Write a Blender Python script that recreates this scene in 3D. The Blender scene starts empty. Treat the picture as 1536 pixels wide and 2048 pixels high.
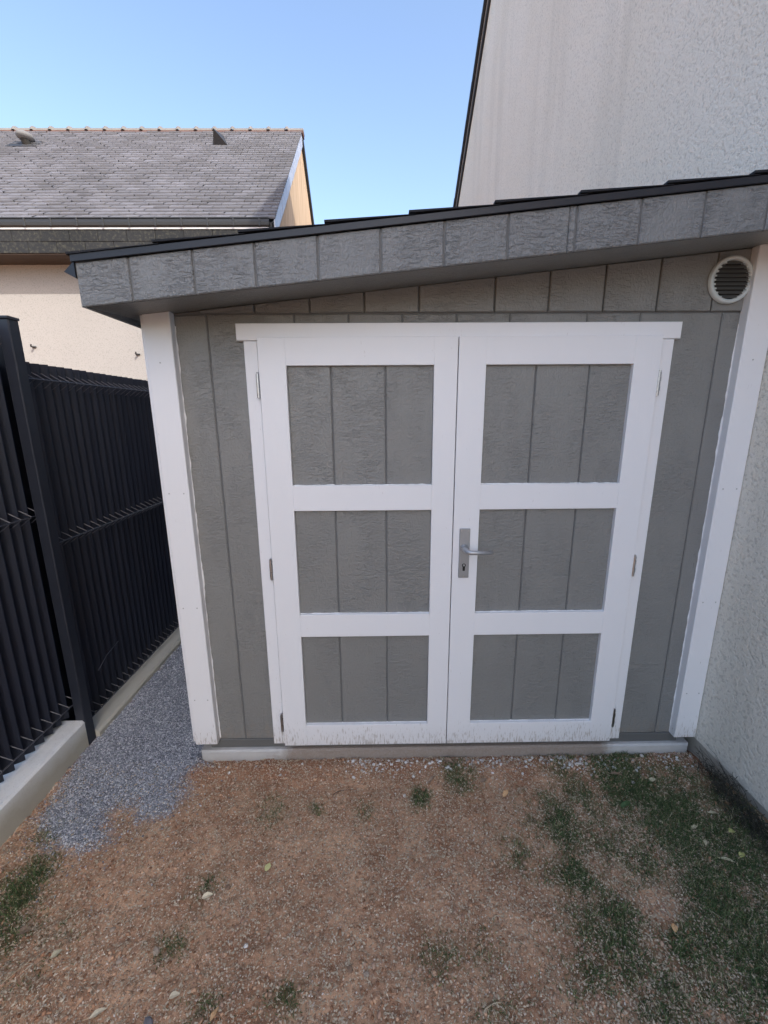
import bpy, math, random
import numpy as np
from mathutils import Matrix, Vector
random.seed(7); RNG = np.random.default_rng(11)
S = bpy.context.scene
COL = S.collection

# ---------------------------------------------------------------- camera
cam = bpy.data.objects.new('camera', bpy.data.cameras.new('camera')); COL.objects.link(cam)
Rv = Vector((0.99989775, -0.01278955, -0.00639681)); Uv = Vector((0.00909417, 0.22350484, 0.97466039)); Fv = Vector((0.01103575, 0.97461891, -0.2235983))
M4 = Matrix(((Rv.x, Uv.x, -Fv.x, -0.31765), (Rv.y, Uv.y, -Fv.y, -1.73166), (Rv.z, Uv.z, -Fv.z, 1.65053), (0, 0, 0, 1)))
cam.matrix_world = M4
cam.data.sensor_fit = 'HORIZONTAL'; cam.data.sensor_width = 36; cam.data.lens = 834.563 / 1536 * 36
cam.data.clip_start = .02; cam.data.clip_end = 1000
S.camera = cam

# ---------------------------------------------------------------- sky, sun, exposure
SUN_EL = math.radians(38); SUN_AZ = (0.6, -0.8)          # sun stands behind the rendered house on the right
W = bpy.data.worlds.new('World'); S.world = W; W.use_nodes = True
nt = W.node_tree; nt.nodes.clear()
sky = nt.nodes.new('ShaderNodeTexSky'); sky.sky_type = 'NISHITA'; sky.sun_disc = False
sky.sun_elevation = SUN_EL; sky.sun_rotation = math.atan2(SUN_AZ[0], SUN_AZ[1])
sky.air_density = 1.0; sky.dust_density = 3.0; sky.ozone_density = 1.2; sky.altitude = 50
bg = nt.nodes.new('ShaderNodeBackground'); bg.inputs['Strength'].default_value = 0.15
wo = nt.nodes.new('ShaderNodeOutputWorld')
nt.links.new(sky.outputs[0], bg.inputs[0]); nt.links.new(bg.outputs[0], wo.inputs[0])
sl = bpy.data.lights.new('sun', 'SUN'); sl.energy = 2.0; sl.angle = math.radians(.5); sl.color = (1, .93, .82)
so = bpy.data.objects.new('sun', sl); COL.objects.link(so)
sd = Vector((SUN_AZ[0] * math.cos(SUN_EL), SUN_AZ[1] * math.cos(SUN_EL), math.sin(SUN_EL)))
so.rotation_euler = sd.to_track_quat('Z', 'Y').to_euler(); so.location = (20, 5, 20)
S.view_settings.view_transform = 'Standard'; S.view_settings.look = 'None'
S.view_settings.gamma = 1; S.view_settings.use_curve_mapping = False
S.view_settings.exposure = 1.42
S.cycles.max_bounces = 8; S.cycles.diffuse_bounces = 5

# ---------------------------------------------------------------- materials
def mat(name, col, rough=.6, spec=.5, metal=0):
    m = bpy.data.materials.new(name); m.use_nodes = True
    b = m.node_tree.nodes['Principled BSDF']
    b.inputs['Base Color'].default_value = (*col, 1); b.inputs['Roughness'].default_value = rough
    b.inputs['Specular IOR Level'].default_value = spec; b.inputs['Metallic'].default_value = metal
    return m
class NG:
    """small node-graph writer"""
    def __init__(s, m):
        s.m = m; s.t = m.node_tree; s.b = s.t.nodes['Principled BSDF']
    def n(s, typ, **kw):
        o = s.t.nodes.new(typ)
        for k, v in kw.items(): setattr(o, k, v)
        return o
    def l(s, a, b): s.t.links.new(a, b)
    def pos(s): return s.n('ShaderNodeNewGeometry').outputs['Position']
    def mapping(s, scale, vec=None, rnd=False):
        mp = s.n('ShaderNodeMapping'); mp.inputs['Scale'].default_value = scale
        s.l(vec or s.pos(), mp.inputs['Vector'])
        if rnd:
            oi = s.n('ShaderNodeObjectInfo'); ml = s.n('ShaderNodeVectorMath', operation='SCALE')
            cb = s.n('ShaderNodeCombineXYZ')
            for i in range(3): s.l(oi.outputs['Random'], cb.inputs[i])
            s.l(cb.outputs[0], ml.inputs[0]); ml.inputs['Scale'].default_value = 37
            s.l(ml.outputs[0], mp.inputs['Location'])
        return mp.outputs[0]
    def noise(s, vec, scale, detail=4, rough=.55, dist=0):
        x = s.n('ShaderNodeTexNoise'); s.l(vec, x.inputs['Vector']); x.inputs['Scale'].default_value = scale
        x.inputs['Detail'].default_value = detail; x.inputs['Roughness'].default_value = rough; x.inputs['Distortion'].default_value = dist
        return x.outputs['Fac']
    def ramp(s, fac, stops):
        r = s.n('ShaderNodeValToRGB'); s.l(fac, r.inputs[0]); e = r.color_ramp.elements
        while len(e) > 1: e.remove(e[-1])
        e[0].position = stops[0][0]; e[0].color = (*stops[0][1], 1) if isinstance(stops[0][1], tuple) else (*(stops[0][1],) * 3, 1)
        for p, c in stops[1:]:
            q = e.new(p); q.color = (*c, 1) if isinstance(c, tuple) else (c, c, c, 1)
        return r.outputs[0]
    def mix(s, fac, a, b, mode='MIX'):
        x = s.n('ShaderNodeMix', data_type='RGBA', blend_type=mode)
        for i, v in ((0, fac), (6, a), (7, b)):
            if isinstance(v, (int, float)): x.inputs[i].default_value = v
            elif isinstance(v, tuple): x.inputs[i].default_value = (*v, 1)
            else: s.l(v, x.inputs[i])
        return x.outputs[2]
    def math(s, op, a, b=0, clamp=False):
        x = s.n('ShaderNodeMath', operation=op, use_clamp=clamp)
        for i, v in ((0, a), (1, b)):
            if isinstance(v, (int, float)): x.inputs[i].default_value = v
            else: s.l(v, x.inputs[i])
        return x.outputs[0]
    def bump(s, h, strength=.5, dist=.002, prev=None):
        x = s.n('ShaderNodeBump'); x.inputs['Strength'].default_value = strength; x.inputs['Distance'].default_value = dist
        s.l(h, x.inputs['Height'])
        if prev is not None: s.l(prev, x.inputs['Normal'])
        s.l(x.outputs[0], s.b.inputs['Normal']); return x.outputs[0]
    def col(s, c): s.l(c, s.b.inputs['Base Color'])
    def rough(s, c): s.l(c, s.b.inputs['Roughness'])
    def attr(s, name):
        return s.n('ShaderNodeAttribute', attribute_name=name).outputs['Fac']
    def z(s):
        x = s.n('ShaderNodeSeparateXYZ'); s.l(s.pos(), x.inputs[0]); return x.outputs

# grey paint over embossed wood-grain siding
def siding_mat(name, col, amp):
    m = mat(name, col, .36, .6); g = NG(m)
    low = g.noise(g.mapping((9, 9, 3.5), rnd=True), 1, 2)
    rip = g.noise(g.mapping((32, 32, 118), rnd=True), 1, 4, .55, 1.0)          # cross ripples
    strk = g.noise(g.mapping((150, 150, 9), rnd=True), 1, 3, .6, .4)        # vertical fibre
    wv = g.n('ShaderNodeTexWave', wave_type='RINGS', rings_direction='X')
    g.l(g.mapping((11, 2, 3.0), rnd=True), wv.inputs['Vector']); wv.inputs['Scale'].default_value = 3.2
    wv.inputs['Distortion'].default_value = 9; wv.inputs['Detail'].default_value = 2.5; wv.inputs['Detail Scale'].default_value = 1.4
    mk = g.ramp(low, [(.38, .2), (.6, 1.0)])
    ridg = g.ramp(rip, [(.35, 0.0), (.5, .25), (.6, 1.0)])
    h1 = g.math('MULTIPLY', ridg, mk)
    h2 = g.math('MULTIPLY', g.ramp(wv.outputs['Fac'], [(.45, 0.0), (.8, 1.0)]), g.math('SUBTRACT', 1.0, mk))
    h = g.math('ADD', g.math('ADD', h1, g.math('MULTIPLY', h2, .2)), g.math('MULTIPLY', strk, .45))
    n1 = g.bump(h, 1.0, amp)
    fine = g.noise(g.mapping((1, 1, .6), rnd=True), 150, 3, .65)
    g.bump(g.ramp(fine, [(.4, 0.0), (.62, 1.0)]), 1.0, amp * .42, n1)
    lw = g.noise(g.mapping((2, 2, 2)), 1.7, 3)
    base = g.mix(lw, tuple(c * .93 for c in col), tuple(c * 1.06 for c in col))
    up = g.n('ShaderNodeMapRange'); g.l(g.z()[2], up.inputs[0])
    for i, q in ((1, .08), (2, .32), (3, .3), (4, -.2)): up.inputs[i].default_value = q
    spl = g.noise(g.mapping((1, 1, .5)), 38, 5, .7)
    base = g.mix(g.ramp(g.math('ADD', spl, up.outputs[0]), [(.62, 0.0), (.9, .4)]), base, (.30, .23, .17))
    g.col(base)
    g.rough(g.ramp(strk, [(.3, .27), (.7, .42)]))
    return m
M_SIDE = siding_mat('grey_siding_paint', (.238, .238, .228), .0017)
M_FASC = siding_mat('grey_fascia_paint', (.205, .21, .213), .0027)
def white_paint():
    m = mat('white_wood_paint', (.8, .8, .81), .42, .45); g = NG(m)
    v = g.noise(g.mapping((60, 60, 3)), 1, 4)
    n = g.bump(v, .5, .0011); g.bump(g.noise(g.mapping((1, 1, 1)), 9, 3), .2, .003, n)
    xyz = g.z()
    # rain-splashed dirt close to the ground, in short upright flecks
    fl = g.noise(g.mapping((150, 150, 26)), 1, 4, .65)
    up = g.n('ShaderNodeMapRange'); g.l(xyz[2], up.inputs[0])
    for i, q in ((1, .09), (2, .26), (3, .15), (4, -.06)): up.inputs[i].default_value = q
    f = g.math('ADD', g.math('ADD', fl, up.outputs[0]), g.math('MULTIPLY', g.math('SUBTRACT', g.noise(g.mapping((7, 7, 7)), 1, 3), .5), .3))
    d = g.ramp(f, [(.62, 0.0), (.74, .55)])
    lw = g.noise(g.mapping((1.5, 1.5, .6)), 2, 4)
    base = g.mix(lw, (.82, .82, .84), (.87, .87, .885))
    film = g.n('ShaderNodeMapRange'); g.l(xyz[2], film.inputs[0])
    for i, q in ((1, .08), (2, .2), (3, .22), (4, 0)): film.inputs[i].default_value = q
    base = g.mix(film.outputs[0], base, (.55, .5, .44))
    g.col(g.mix(d, base, (.3, .24, .18)))
    return m
M_WHITE = white_paint()
M_BEAD = mat('white_bead_or_lit_ledge', (.86, .86, .87), .4)
def simple(name, col, rough, amp, scale, var=.12, strength=.5, spec=.5, metal=0):
    m = mat(name, col, rough, spec, metal); g = NG(m)
    v = g.noise(g.mapping((1, 1, 1)), scale, 5); g.bump(v, strength, amp)
    w = g.noise(g.mapping((1, 1, 1)), scale * .13, 4)
    g.col(g.mix(w, tuple(c * (1 - var) for c in col), tuple(min(1, c * (1 + var)) for c in col)))
    return m
M_TRIM = simple('black_edge_metal', (.012, .013, .02), .4, .0006, 60)
M_SHING = simple('bitumen_shingle', (.028, .03, .036), .9, .0025, 380, .35, .9, .2)
M_BACK = simple('groove_paint', (.15, .153, .155), .7, .0005, 60)
M_SILL = simple('grey_sill', (.13, .13, .125), .6, .001, 80)
M_CHROME = simple('zinc_hinge', (.55, .55, .56), .28, .0003, 200, .1, .3, .5, 1)
M_ALU = simple('brushed_aluminium', (.42, .43, .45), .36, .0002, 300, .05, .3, .8, .55)
M_DARK = mat('dark_hole', (.01, .009, .008), .6)
M_SCREW = mat('painted_screw', (.5, .5, .5), .35)
M_VENTW = simple('vent_white', (.6, .64, .64), .45, .0004, 100)
M_VENTD = mat('vent_mesh', (.018, .018, .018), .8)
M_BLADE = mat('vent_blade', (.10, .10, .095), .5)
M_SLAT = simple('anthracite_plastic', (.009, .013, .027), .5, .0008, 22, .3, .3)
M_WIRE = simple('anthracite_steel', (.06, .063, .08), .38, .0002, 200, .1)
M_POST = simple('anthracite_post_coating', (.02, .024, .036), .45, .0004, 120, .2)

def concrete(name, col, stain=(.33, .28, .2)):
    m = mat(name, col, .85, .3); g = NG(m)
    a = g.noise(g.mapping((1, 1, 1)), 160, 4, .7); b = g.noise(g.mapping((1, 1, 1)), 7, 5, .6)
    n = g.bump(a, .6, .0015); g.bump(b, .5, .004, n)
    c = g.mix(g.ramp(b, [(.3, 0.0), (.7, 1.0)]), tuple(x * .82 for x in col), tuple(min(1, x * 1.12) for x in col))
    c = g.mix(g.ramp(a, [(.32, .5), (.42, 0.0)]), c, tuple(x * .5 for x in col))
    xyz = g.z()
    up = g.n('ShaderNodeMapRange'); g.l(xyz[2], up.inputs[0])
    for i, q in ((1, -.02), (2, .125), (3, .95), (4, .05)): up.inputs[i].default_value = q
    f = g.ramp(g.math('ADD', up.outputs[0], g.math('MULTIPLY', g.math('SUBTRACT', b, .5), .9)), [(.1, 0.0), (.6, .85)])
    g.col(g.mix(f, c, stain)); return m
M_KERB = concrete('concrete_kerb', (.82, .83, .82), (.46, .43, .34))
M_PLINTH = concrete('house_plinth_render', (.58, .57, .52), (.38, .34, .28))
def foundation_mat():
    m = mat('foundation_concrete', (.5, .49, .47), .85, .3); g = NG(m)
    xyz = g.z(); b = g.noise(g.mapping((1, 1, 1)), 14, 5, .65); a = g.noise(g.mapping((1, 1, 1)), 120, 4, .7)
    g.bump(g.math('ADD', g.math('MULTIPLY', a, .4), b), .8, .006)
    # mud splashed over the middle, under the doors
    ax = g.math('ABSOLUTE', xyz[0])
    e = g.math('ADD', ax, g.math('MULTIPLY', g.math('SUBTRACT', b, .5), .25))
    f = g.ramp(e, [(.76, .85), (.86, .0)])
    f2 = g.math('MULTIPLY', f, g.ramp(a, [(.3, 1.0), (.75, .7)]))
    base = g.mix(b, (.47, .46, .44), (.62, .61, .6))
    c = g.mix(f2, base, (.25, .18, .13))
    up = g.n('ShaderNodeMapRange'); g.l(xyz[2], up.inputs[0])
    for i, q in ((1, -.03), (2, .03), (3, .6), (4, 0)): up.inputs[i].default_value = q
    g.col(g.mix(up.outputs[0], c, (.3, .27, .24))); return m
M_FOUND = foundation_mat()
def render_mat(name, cA, cB, scale, dist, streak=False, strength=.9):
    m = mat(name, cA, .9, .25); g = NG(m)
    p = g.mapping((1, 1, 1))
    a = g.noise(p, scale * 1.15, 3, .65, .15)
    v = g.n('ShaderNodeTexVoronoi', feature='SMOOTH_F1'); g.l(p, v.inputs['Vector']); v.inputs['Scale'].default_value = scale * .9
    h = g.math('ADD', g.math('MULTIPLY', a, 1.2), g.math('MULTIPLY', v.outputs['Distance'], -.5))
    n = g.bump(h, strength, dist * .9); g.bump(g.noise(p, scale * 3, 2), .5, dist * .25, n)
    b = g.noise(g.mapping((1, 1, 1)), .9, 5, .6)
    c = g.mix(g.ramp(b, [(.3, 0.0), (.7, 1.0)]), cA, cB)
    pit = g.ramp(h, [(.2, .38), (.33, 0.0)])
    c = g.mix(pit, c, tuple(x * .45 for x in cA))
    if streak:
        s = g.noise(g.mapping((2.2, 2.2, .12)), 1.6, 5, .65)
        c = g.mix(g.ramp(s, [(.5, 0.0), (.75, .2)]), c, (.3, .3, .26))
    g.col(c); return m
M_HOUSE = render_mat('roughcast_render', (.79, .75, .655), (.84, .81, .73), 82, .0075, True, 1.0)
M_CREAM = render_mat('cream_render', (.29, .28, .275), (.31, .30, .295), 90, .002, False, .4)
def gable_mat():
    m = mat('weathered_gable_render', (.72, .64, .52), .9, .25); g = NG(m)
    s = g.noise(g.mapping((1, 5, .25)), 2.2, 5, .65)
    g.col(g.mix(g.ramp(s, [(.42, 0.0), (.7, .8)]), (.5, .38, .27), (.3, .2, .12))); return m
M_GABLE = gable_mat()
def slate_mat(name, cA, cB, tint=True, spec=.5, rough=.5):
    m = mat(name, cA, rough, spec); g = NG(m)
    t = g.attr('tint') if tint else g.n('ShaderNodeObjectInfo').outputs['Random']
    b = g.noise(g.mapping((1, 1, 1)), 1.1, 5, .65); f = g.noise(g.mapping((1, 1, 1)), 26, 4, .7)
    x = g.math('ADD', g.math('MULTIPLY', t, .45), g.math('MULTIPLY', g.ramp(b, [(.35, 0.0), (.68, 1.0)]), .55))
    c = g.mix(x, cA, cB); c = g.mix(g.ramp(f, [(.5, 0.0), (.7, .4)]), c, (.12, .115, .085))
    g.col(c); g.bump(f, .5, .003); return m
M_SLATE = slate_mat('lichened_slate', (.085, .086, .1), (.165, .168, .2))
M_FSLATE = slate_mat('fascia_slate', (.010, .011, .012), (.022, .023, .025), False, .3, .6)
M_VSLATE = slate_mat('verge_slate', (.3, .33, .42), (.42, .45, .52), False, .6, .35)
M_RIDGE = simple('ridge_tile_clay', (.15, .143, .138), .9, .006, 22, .3)
M_RIDGELO = simple('ridge_mortar', (.10, .05, .04), .9, .004, 30, .2)
M_ZINC = simple('zinc', (.022, .023, .025), .45, .001, 10, .25)
M_ZINCL = simple('zinc_bright', (.55, .56, .58), .4, .001, 10, .15)
M_BROWN = simple('brown_soffit', (.035, .02, .012), .7, .002, 20)
M_VERGE = simple('dark_verge', (.022, .023, .027), .55, .002, 14, .3)
M_VENTC = simple('roof_vent_grey', (.15, .15, .155), .8, .004, 20, .2)

# ---------------------------------------------------------------- object helpers
def tag(o, label=None, cat=None, group=None, kind=None):
    if label: o['label'] = label
    if cat: o['category'] = cat
    if group: o['group'] = group
    if kind: o['kind'] = kind
    return o
def link(name, me, m, parent=None):
    o = bpy.data.objects.new(name, me); COL.objects.link(o)
    if m is not None and not me.materials: me.materials.append(m)
    if parent is not None:
        o.parent = parent
        if parent.type == 'EMPTY': o.location = -parent.location       # part meshes are written in place coordinates
    return o
def empty(name, loc, label, cat, group=None):
    o = bpy.data.objects.new(name, None); COL.objects.link(o); o.location = loc; o.empty_display_size = .1
    return tag(o, label, cat, group)
class MB:
    def __init__(s): s.v = []; s.f = []
    def add(s, v, f):
        k = len(s.v); s.v += [tuple(p) for p in v]; s.f += [tuple(i + k for i in q) for q in f]; return s
    def box(s, x0, x1, y0, y1, z0, z1, c=0):
        """box whose -y face is chamfered by c on all its edges"""
        return s.slab([(x0, z0), (x1, z0), (x1, z1), (x0, z1)], y0, y1, c)
    def slab(s, poly, y0, y1, c=0, axis='y'):
        """polygon in xz (or yz with axis x, xy with axis z) drawn out from y0 (front, chamfered) to y1"""
        n = len(poly)
        def inset(d):
            out = []
            for i in range(n):
                p, a, b = Vector(poly[i]), Vector(poly[i - 1]), Vector(poly[(i + 1) % n])
                e1 = (p - a).normalized(); e2 = (b - p).normalized()
                n1 = Vector((-e1.y, e1.x)); n2 = Vector((-e2.y, e2.x)); k = n1 + n2
                out.append(p + k * (d / max(.3, 1 + n1.dot(n2))))
            return out
        def P(q, d): return (q[0], d, q[1]) if axis == 'y' else ((d, q[0], q[1]) if axis == 'x' else (q[0], q[1], d))
        sgn = 1 if y1 > y0 else -1
        rings = ([[P(q, y0) for q in inset(c)], [P(q, y0 + sgn * c) for q in poly]] if c else [[P(q, y0) for q in poly]]) + [[P(q, y1) for q in poly]]
        v = [p for r in rings for p in r]; f = [tuple(range(n)), tuple(reversed(range(len(v) - n, len(v))))]
        for r in range(len(rings) - 1):
            for i in range(n):
                j = (i + 1) % n; f.append((r * n + i, (r + 1) * n + i, (r + 1) * n + j, r * n + j))
        return s.add(v, f)
    def tube(s, pts, r, seg=8, r2=None):
        pts = [Vector(p) for p in pts]; n = len(pts); v = []; f = []
        prev = None
        for i, p in enumerate(pts):
            d = ((pts[min(i + 1, n - 1)] - pts[max(i - 1, 0)])).normalized()
            a = d.cross(Vector((0, 0, 1)) if abs(d.z) < .9 else Vector((0, 1, 0))).normalized()
            if prev is not None and a.dot(prev) < 0: a = -a
            prev = a; b = d.cross(a)
            rr = r if r2 is None else r + (r2 - r) * i / (n - 1)
            for k in range(seg):
                t = 2 * math.pi * k / seg; v.append(p + (a * math.cos(t) + b * math.sin(t)) * rr)
        for i in range(n - 1):
            for k in range(seg):
                j = (k + 1) % seg; f.append((i * seg + k, i * seg + j, (i + 1) * seg + j, (i + 1) * seg + k))
        f += [tuple(reversed(range(seg))), tuple(range((n - 1) * seg, n * seg))]
        return s.add(v, f)
    def build(s, name, m, parent=None, smooth=False):
        me = bpy.data.meshes.new(name); me.from_pydata(s.v, [], s.f); me.update()
        import bmesh
        bm = bmesh.new(); bm.from_mesh(me); bmesh.ops.recalc_face_normals(bm, faces=bm.faces); bm.to_mesh(me); bm.free()
        if smooth: me.polygons.foreach_set('use_smooth', [True] * len(me.polygons))
        return link(name, me, m, parent)
def vn(x, y, sc, seed=0, octv=4):
    """value noise in 0..1"""
    out = 0; amp = 1; tot = 0
    for o in range(octv):
        X = x * sc * 2 ** o + 31.7 * seed + 5.3 * o; Y = y * sc * 2 ** o + 17.1 * seed + 9.1 * o
        xi = np.floor(X).astype(np.int64); yi = np.floor(Y).astype(np.int64); fx = X - xi; fy = Y - yi
        fx = fx * fx * (3 - 2 * fx); fy = fy * fy * (3 - 2 * fy)
        def h(a, b):
            n = (a * 374761393 + b * 668265263 + seed * 2147483) & 0xffffffff
            n = ((n ^ (n >> 13)) * 1274126177) & 0xffffffff
            return ((n ^ (n >> 16)) & 0xffff) / 65535.0
        r = (h(xi, yi) * (1 - fx) + h(xi + 1, yi) * fx) * (1 - fy) + (h(xi, yi + 1) * (1 - fx) + h(xi + 1, yi + 1) * fx) * fy
        out = out + r * amp; tot += amp; amp *= .5
    return out / tot
def mesh_np(name, V, Fc, m, tint=None, smooth=False, parent=None):
    """V (n,3), Fc (m,k) -> one mesh object"""
    me = bpy.data.meshes.new(name); k = Fc.shape[1]
    me.vertices.add(len(V)); me.vertices.foreach_set('co', V.astype(np.float32).ravel())
    me.loops.add(Fc.size); me.loops.foreach_set('vertex_index', Fc.astype(np.int32).ravel())
    me.polygons.add(len(Fc)); me.polygons.foreach_set('loop_start', np.arange(0, Fc.size, k, dtype=np.int32))
    if smooth: me.polygons.foreach_set('use_smooth', np.ones(len(Fc), dtype=bool))
    me.update(calc_edges=True)
    if tint is not None:
        for nm, t in tint.items():
            a = me.attributes.new(nm, 'FLOAT', 'POINT'); a.data.foreach_set('value', t.astype(np.float32))
    return link(name, me, m, parent)
def scatter(name, TV, TF, pos, rot, scl, m, tint):
    """N transformed copies of template TV/TF as one mesh; rot (N,3,3), scl (N,3)"""
    N = len(pos); k = len(TV)
    V = np.einsum('nij,nkj->nki', rot, TV[None] * scl[:, None, :]) + pos[:, None, :]
    Fc = TF[None] + (np.arange(N) * k)[:, None, None]
    return mesh_np(name, V.reshape(-1, 3), Fc.reshape(-1, TF.shape[1]), m, {'tint': np.repeat(tint, k)})
def rots(N, tilt=1.0, rng=RNG):
    a = rng.uniform(0, 2 * np.pi, N); b = rng.normal(0, tilt, N); c = rng.normal(0, tilt, N)
    ca, sa, cb, sb, cc, sc = np.cos(a), np.sin(a), np.cos(b), np.sin(b), np.cos(c), np.sin(c)
    o = np.zeros(N); i = np.ones(N)
    Rz = np.stack([ca, -sa, o, sa, ca, o, o, o, i], 1).reshape(-1, 3, 3)
    Rx = np.stack([i, o, o, o, cb, -sb, o, sb, cb], 1).reshape(-1, 3, 3)
    Ry = np.stack([cc, o, sc, o, i, o, -sc, o, cc], 1).reshape(-1, 3, 3)
    return Rz @ Rx @ Ry

# ---------------------------------------------------------------- ground
GRASS = [(0.833, -0.139, 0.161, 0.209, 1), (0.597, -0.238, 0.098, 0.116, 0.6), (0.915, -0.292, 0.191, 0.234, 1), (1.044, -0.424, 0.218, 0.25, 1), (0.961, -0.633, 0.19, 0.188, 1), (0.834, -0.796, 0.139, 0.118, 0.9), (0.447, -0.328, 0.114, 0.129, 0.65), (0.394, -0.534, 0.083, 0.082, 0.75), (0.626, -0.455, 0.116, 0.122, 0.45), (0.461, -0.712, 0.13, 0.118, 0.85), (0.409, -0.683, 0.101, 0.09, 0.8), (0.682, -0.521, 0.093, 0.093, 0.7), (0.864, -0.6, 0.151, 0.148, 0.8), (0.693, -0.756, 0.15, 0.133, 0.7), (0.555, -0.838, 0.119, 0.096, 0.5), (0.475, -0.912, 0.063, 0.047, 0.9), (0.306, -0.823, 0.091, 0.073, 0.4), (-0.148, -0.199, 0.04, 0.046, 0.9), (0.054, -0.082, 0.066, 0.083, 0.6), (-0.804, -0.248, 0.055, 0.06, 0.36), (-0.605, -0.245, 0.026, 0.03, 0.55), (-0.392, -0.244, 0.04, 0.045, 0.28), (-0.008, -0.744, 0.063, 0.053, 0.28), (-0.14, -0.767, 0.063, 0.051, 0.35), (-0.622, -0.853, 0.044, 0.034, 0.6), (-0.968, -0.535, 0.046, 0.043, 0.35), (-1.643, -0.573, 0.089, 0.085, 1), (-1.626, -0.507, 0.071, 0.07, 0.85), (-1.587, -0.678, 0.092, 0.082, 0.6), (-1.683, -0.322, 0.059, 0.063, 0.5), (-1.454, -0.72, 0.097, 0.084, 0.3), (-0.848, -0.87, 0.058, 0.043, 0.45), (-1.001, -0.715, 0.049, 0.042, 0.4), (0.009, -0.91, 0.07, 0.052, 0.35), (0.72, -0.874, 0.116, 0.091, 0.6), (0.557, -0.077, 0.118, 0.154, 0.35), (0.218, -0.448, 0.078, 0.08, 0.3)]
GPOLY = np.array([(-1.85, 0.14), (-1.84, -0.07), (-1.81, -0.19), (-1.74, -0.3), (-1.64, -0.37), (-1.52, -0.42), (-1.45, -0.36), (-1.5, -0.24), (-1.47, -0.21), (-1.4, -0.21), (-1.35, -0.25), (-1.28, -0.25), (-1.23, -0.17), (-1.25, -0.09), (-1.2, -0.01), (-1.19, 0.08), (-1.19, 3.2), (-1.9, 3.2)])
def poly_sd(x, y, P):
    """signed distance, positive inside"""
    d = np.full(x.shape, 1e9); ins = np.zeros(x.shape, bool)
    for i in range(len(P)):
        a = P[i]; b = P[(i + 1) % len(P)]; e = b - a
        t = np.clip(((x - a[0]) * e[0] + (y - a[1]) * e[1]) / (e @ e), 0, 1)
        d = np.minimum(d, np.hypot(x - a[0] - t * e[0], y - a[1] - t * e[1]))
        c = ((a[1] > y) != (b[1] > y)) & (x < (b[0] - a[0]) * (y - a[1]) / (b[1] - a[1] + 1e-12) + a[0])
        ins ^= c
    return np.where(ins, d, -d)
def m_gravel(x, y):
    sd = poly_sd(x, y, GPOLY) + (vn(x, y, 9, 3) - .5) * .13 + (vn(x, y, 60, 4, 2) - .5) * .05
    return np.clip(.5 + sd / .09, 0, 1)
def m_grass(x, y):
    g = np.zeros(x.shape)
    for a, b, rx, ry, s in GRASS:
        g = np.maximum(g, s * 1.5 * np.exp(-(((x - a) / rx) ** 2 + ((y - b) / ry) ** 2) ** 1.0 * .8))
    far = np.clip((-1.05 - y) / .3, 0, 1) * (x > -1.8) * .7                       # lawn goes on behind the camera
    g = np.maximum(g, far)
    g = np.maximum(g, np.clip((x - .28) / .3, 0, 1) * np.clip((-.08 - y) / .1, 0, 1) * (.44 + .3 * np.clip((x - .7) / .3, 0, 1)))
    g = g * (.1 + 1.3 * vn(x, y, 9, 6)) + (vn(x, y, 26, 7, 3) - .5) * .8 * np.clip((g - .1) * 4, 0, 1)
    bare = np.exp(-(((x - .657) / .06) ** 2 + ((y + .628) / .07) ** 2))
    return np.clip(g - bare, 0, 1) * (1 - m_gravel(x, y) * .7)
def m_straw(x, y):
    s = np.clip((x - .15) / .3, 0, 1) * np.clip((-.12 - y) / .15, 0, 1)
    s = np.maximum(s, .75 * np.exp(-(((x + 1.45) / .25) ** 2 + ((y + .75) / .3) ** 2)))
    s = np.maximum(s, .35)
    return np.clip(s * (.4 + 1.1 * vn(x, y, 7, 12)), 0, 1) * (1 - m_gravel(x, y))
def gz(x, y):
    """ground height"""
    near = ((x > -2.2) & (x < 1.5) & (y > -2.2) & (y < 3.5)).astype(float)
    h = -.024 + (vn(x, y, 3, 1) - .5) * .02 + (vn(x, y, 22, 2) - .5) * .017 + (vn(x, y, 75, 5, 2) - .5) * .010
    h = h + .010 * m_gravel(x, y) + .026 * np.exp(-((y + .02) / .07) ** 2) * (x > -1.25) + .075 * np.clip((x - 1.06) / .15, 0, 1) * np.clip((-.06 - y) / .2, 0, 1)
    return h * near + -.024 * (1 - near)
def grid_axis(core0, core1, step, outs):
    lo, hi = outs; return np.array(lo + list(np.arange(core0, core1, step)) + hi)
gx = grid_axis(-1.93, 1.26, .011, ([-120, -40, -12, -5, -2.6, -2.2, -2.0], [1.3, 1.6, 3, 8, 30, 120]))
gy = grid_axis(-1.25, .12, .011, ([-120, -40, -12, -5, -3, -2.2, -1.8, -1.6, -1.45, -1.35], list(np.arange(.12, 3.2, .03)) + [3.6, 5, 9, 20, 50, 140]))
XX, YY = np.meshgrid(gx, gy); ZZ = gz(XX, YY)
V = np.stack([XX.ravel(), YY.ravel(), ZZ.ravel()], 1); ny, nx = XX.shape
idx = np.arange(ny * nx).reshape(ny, nx)
Fq = np.stack([idx[:-1, :-1], idx[:-1, 1:], idx[1:, 1:], idx[1:, :-1]], -1).reshape(-1, 4)
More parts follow.
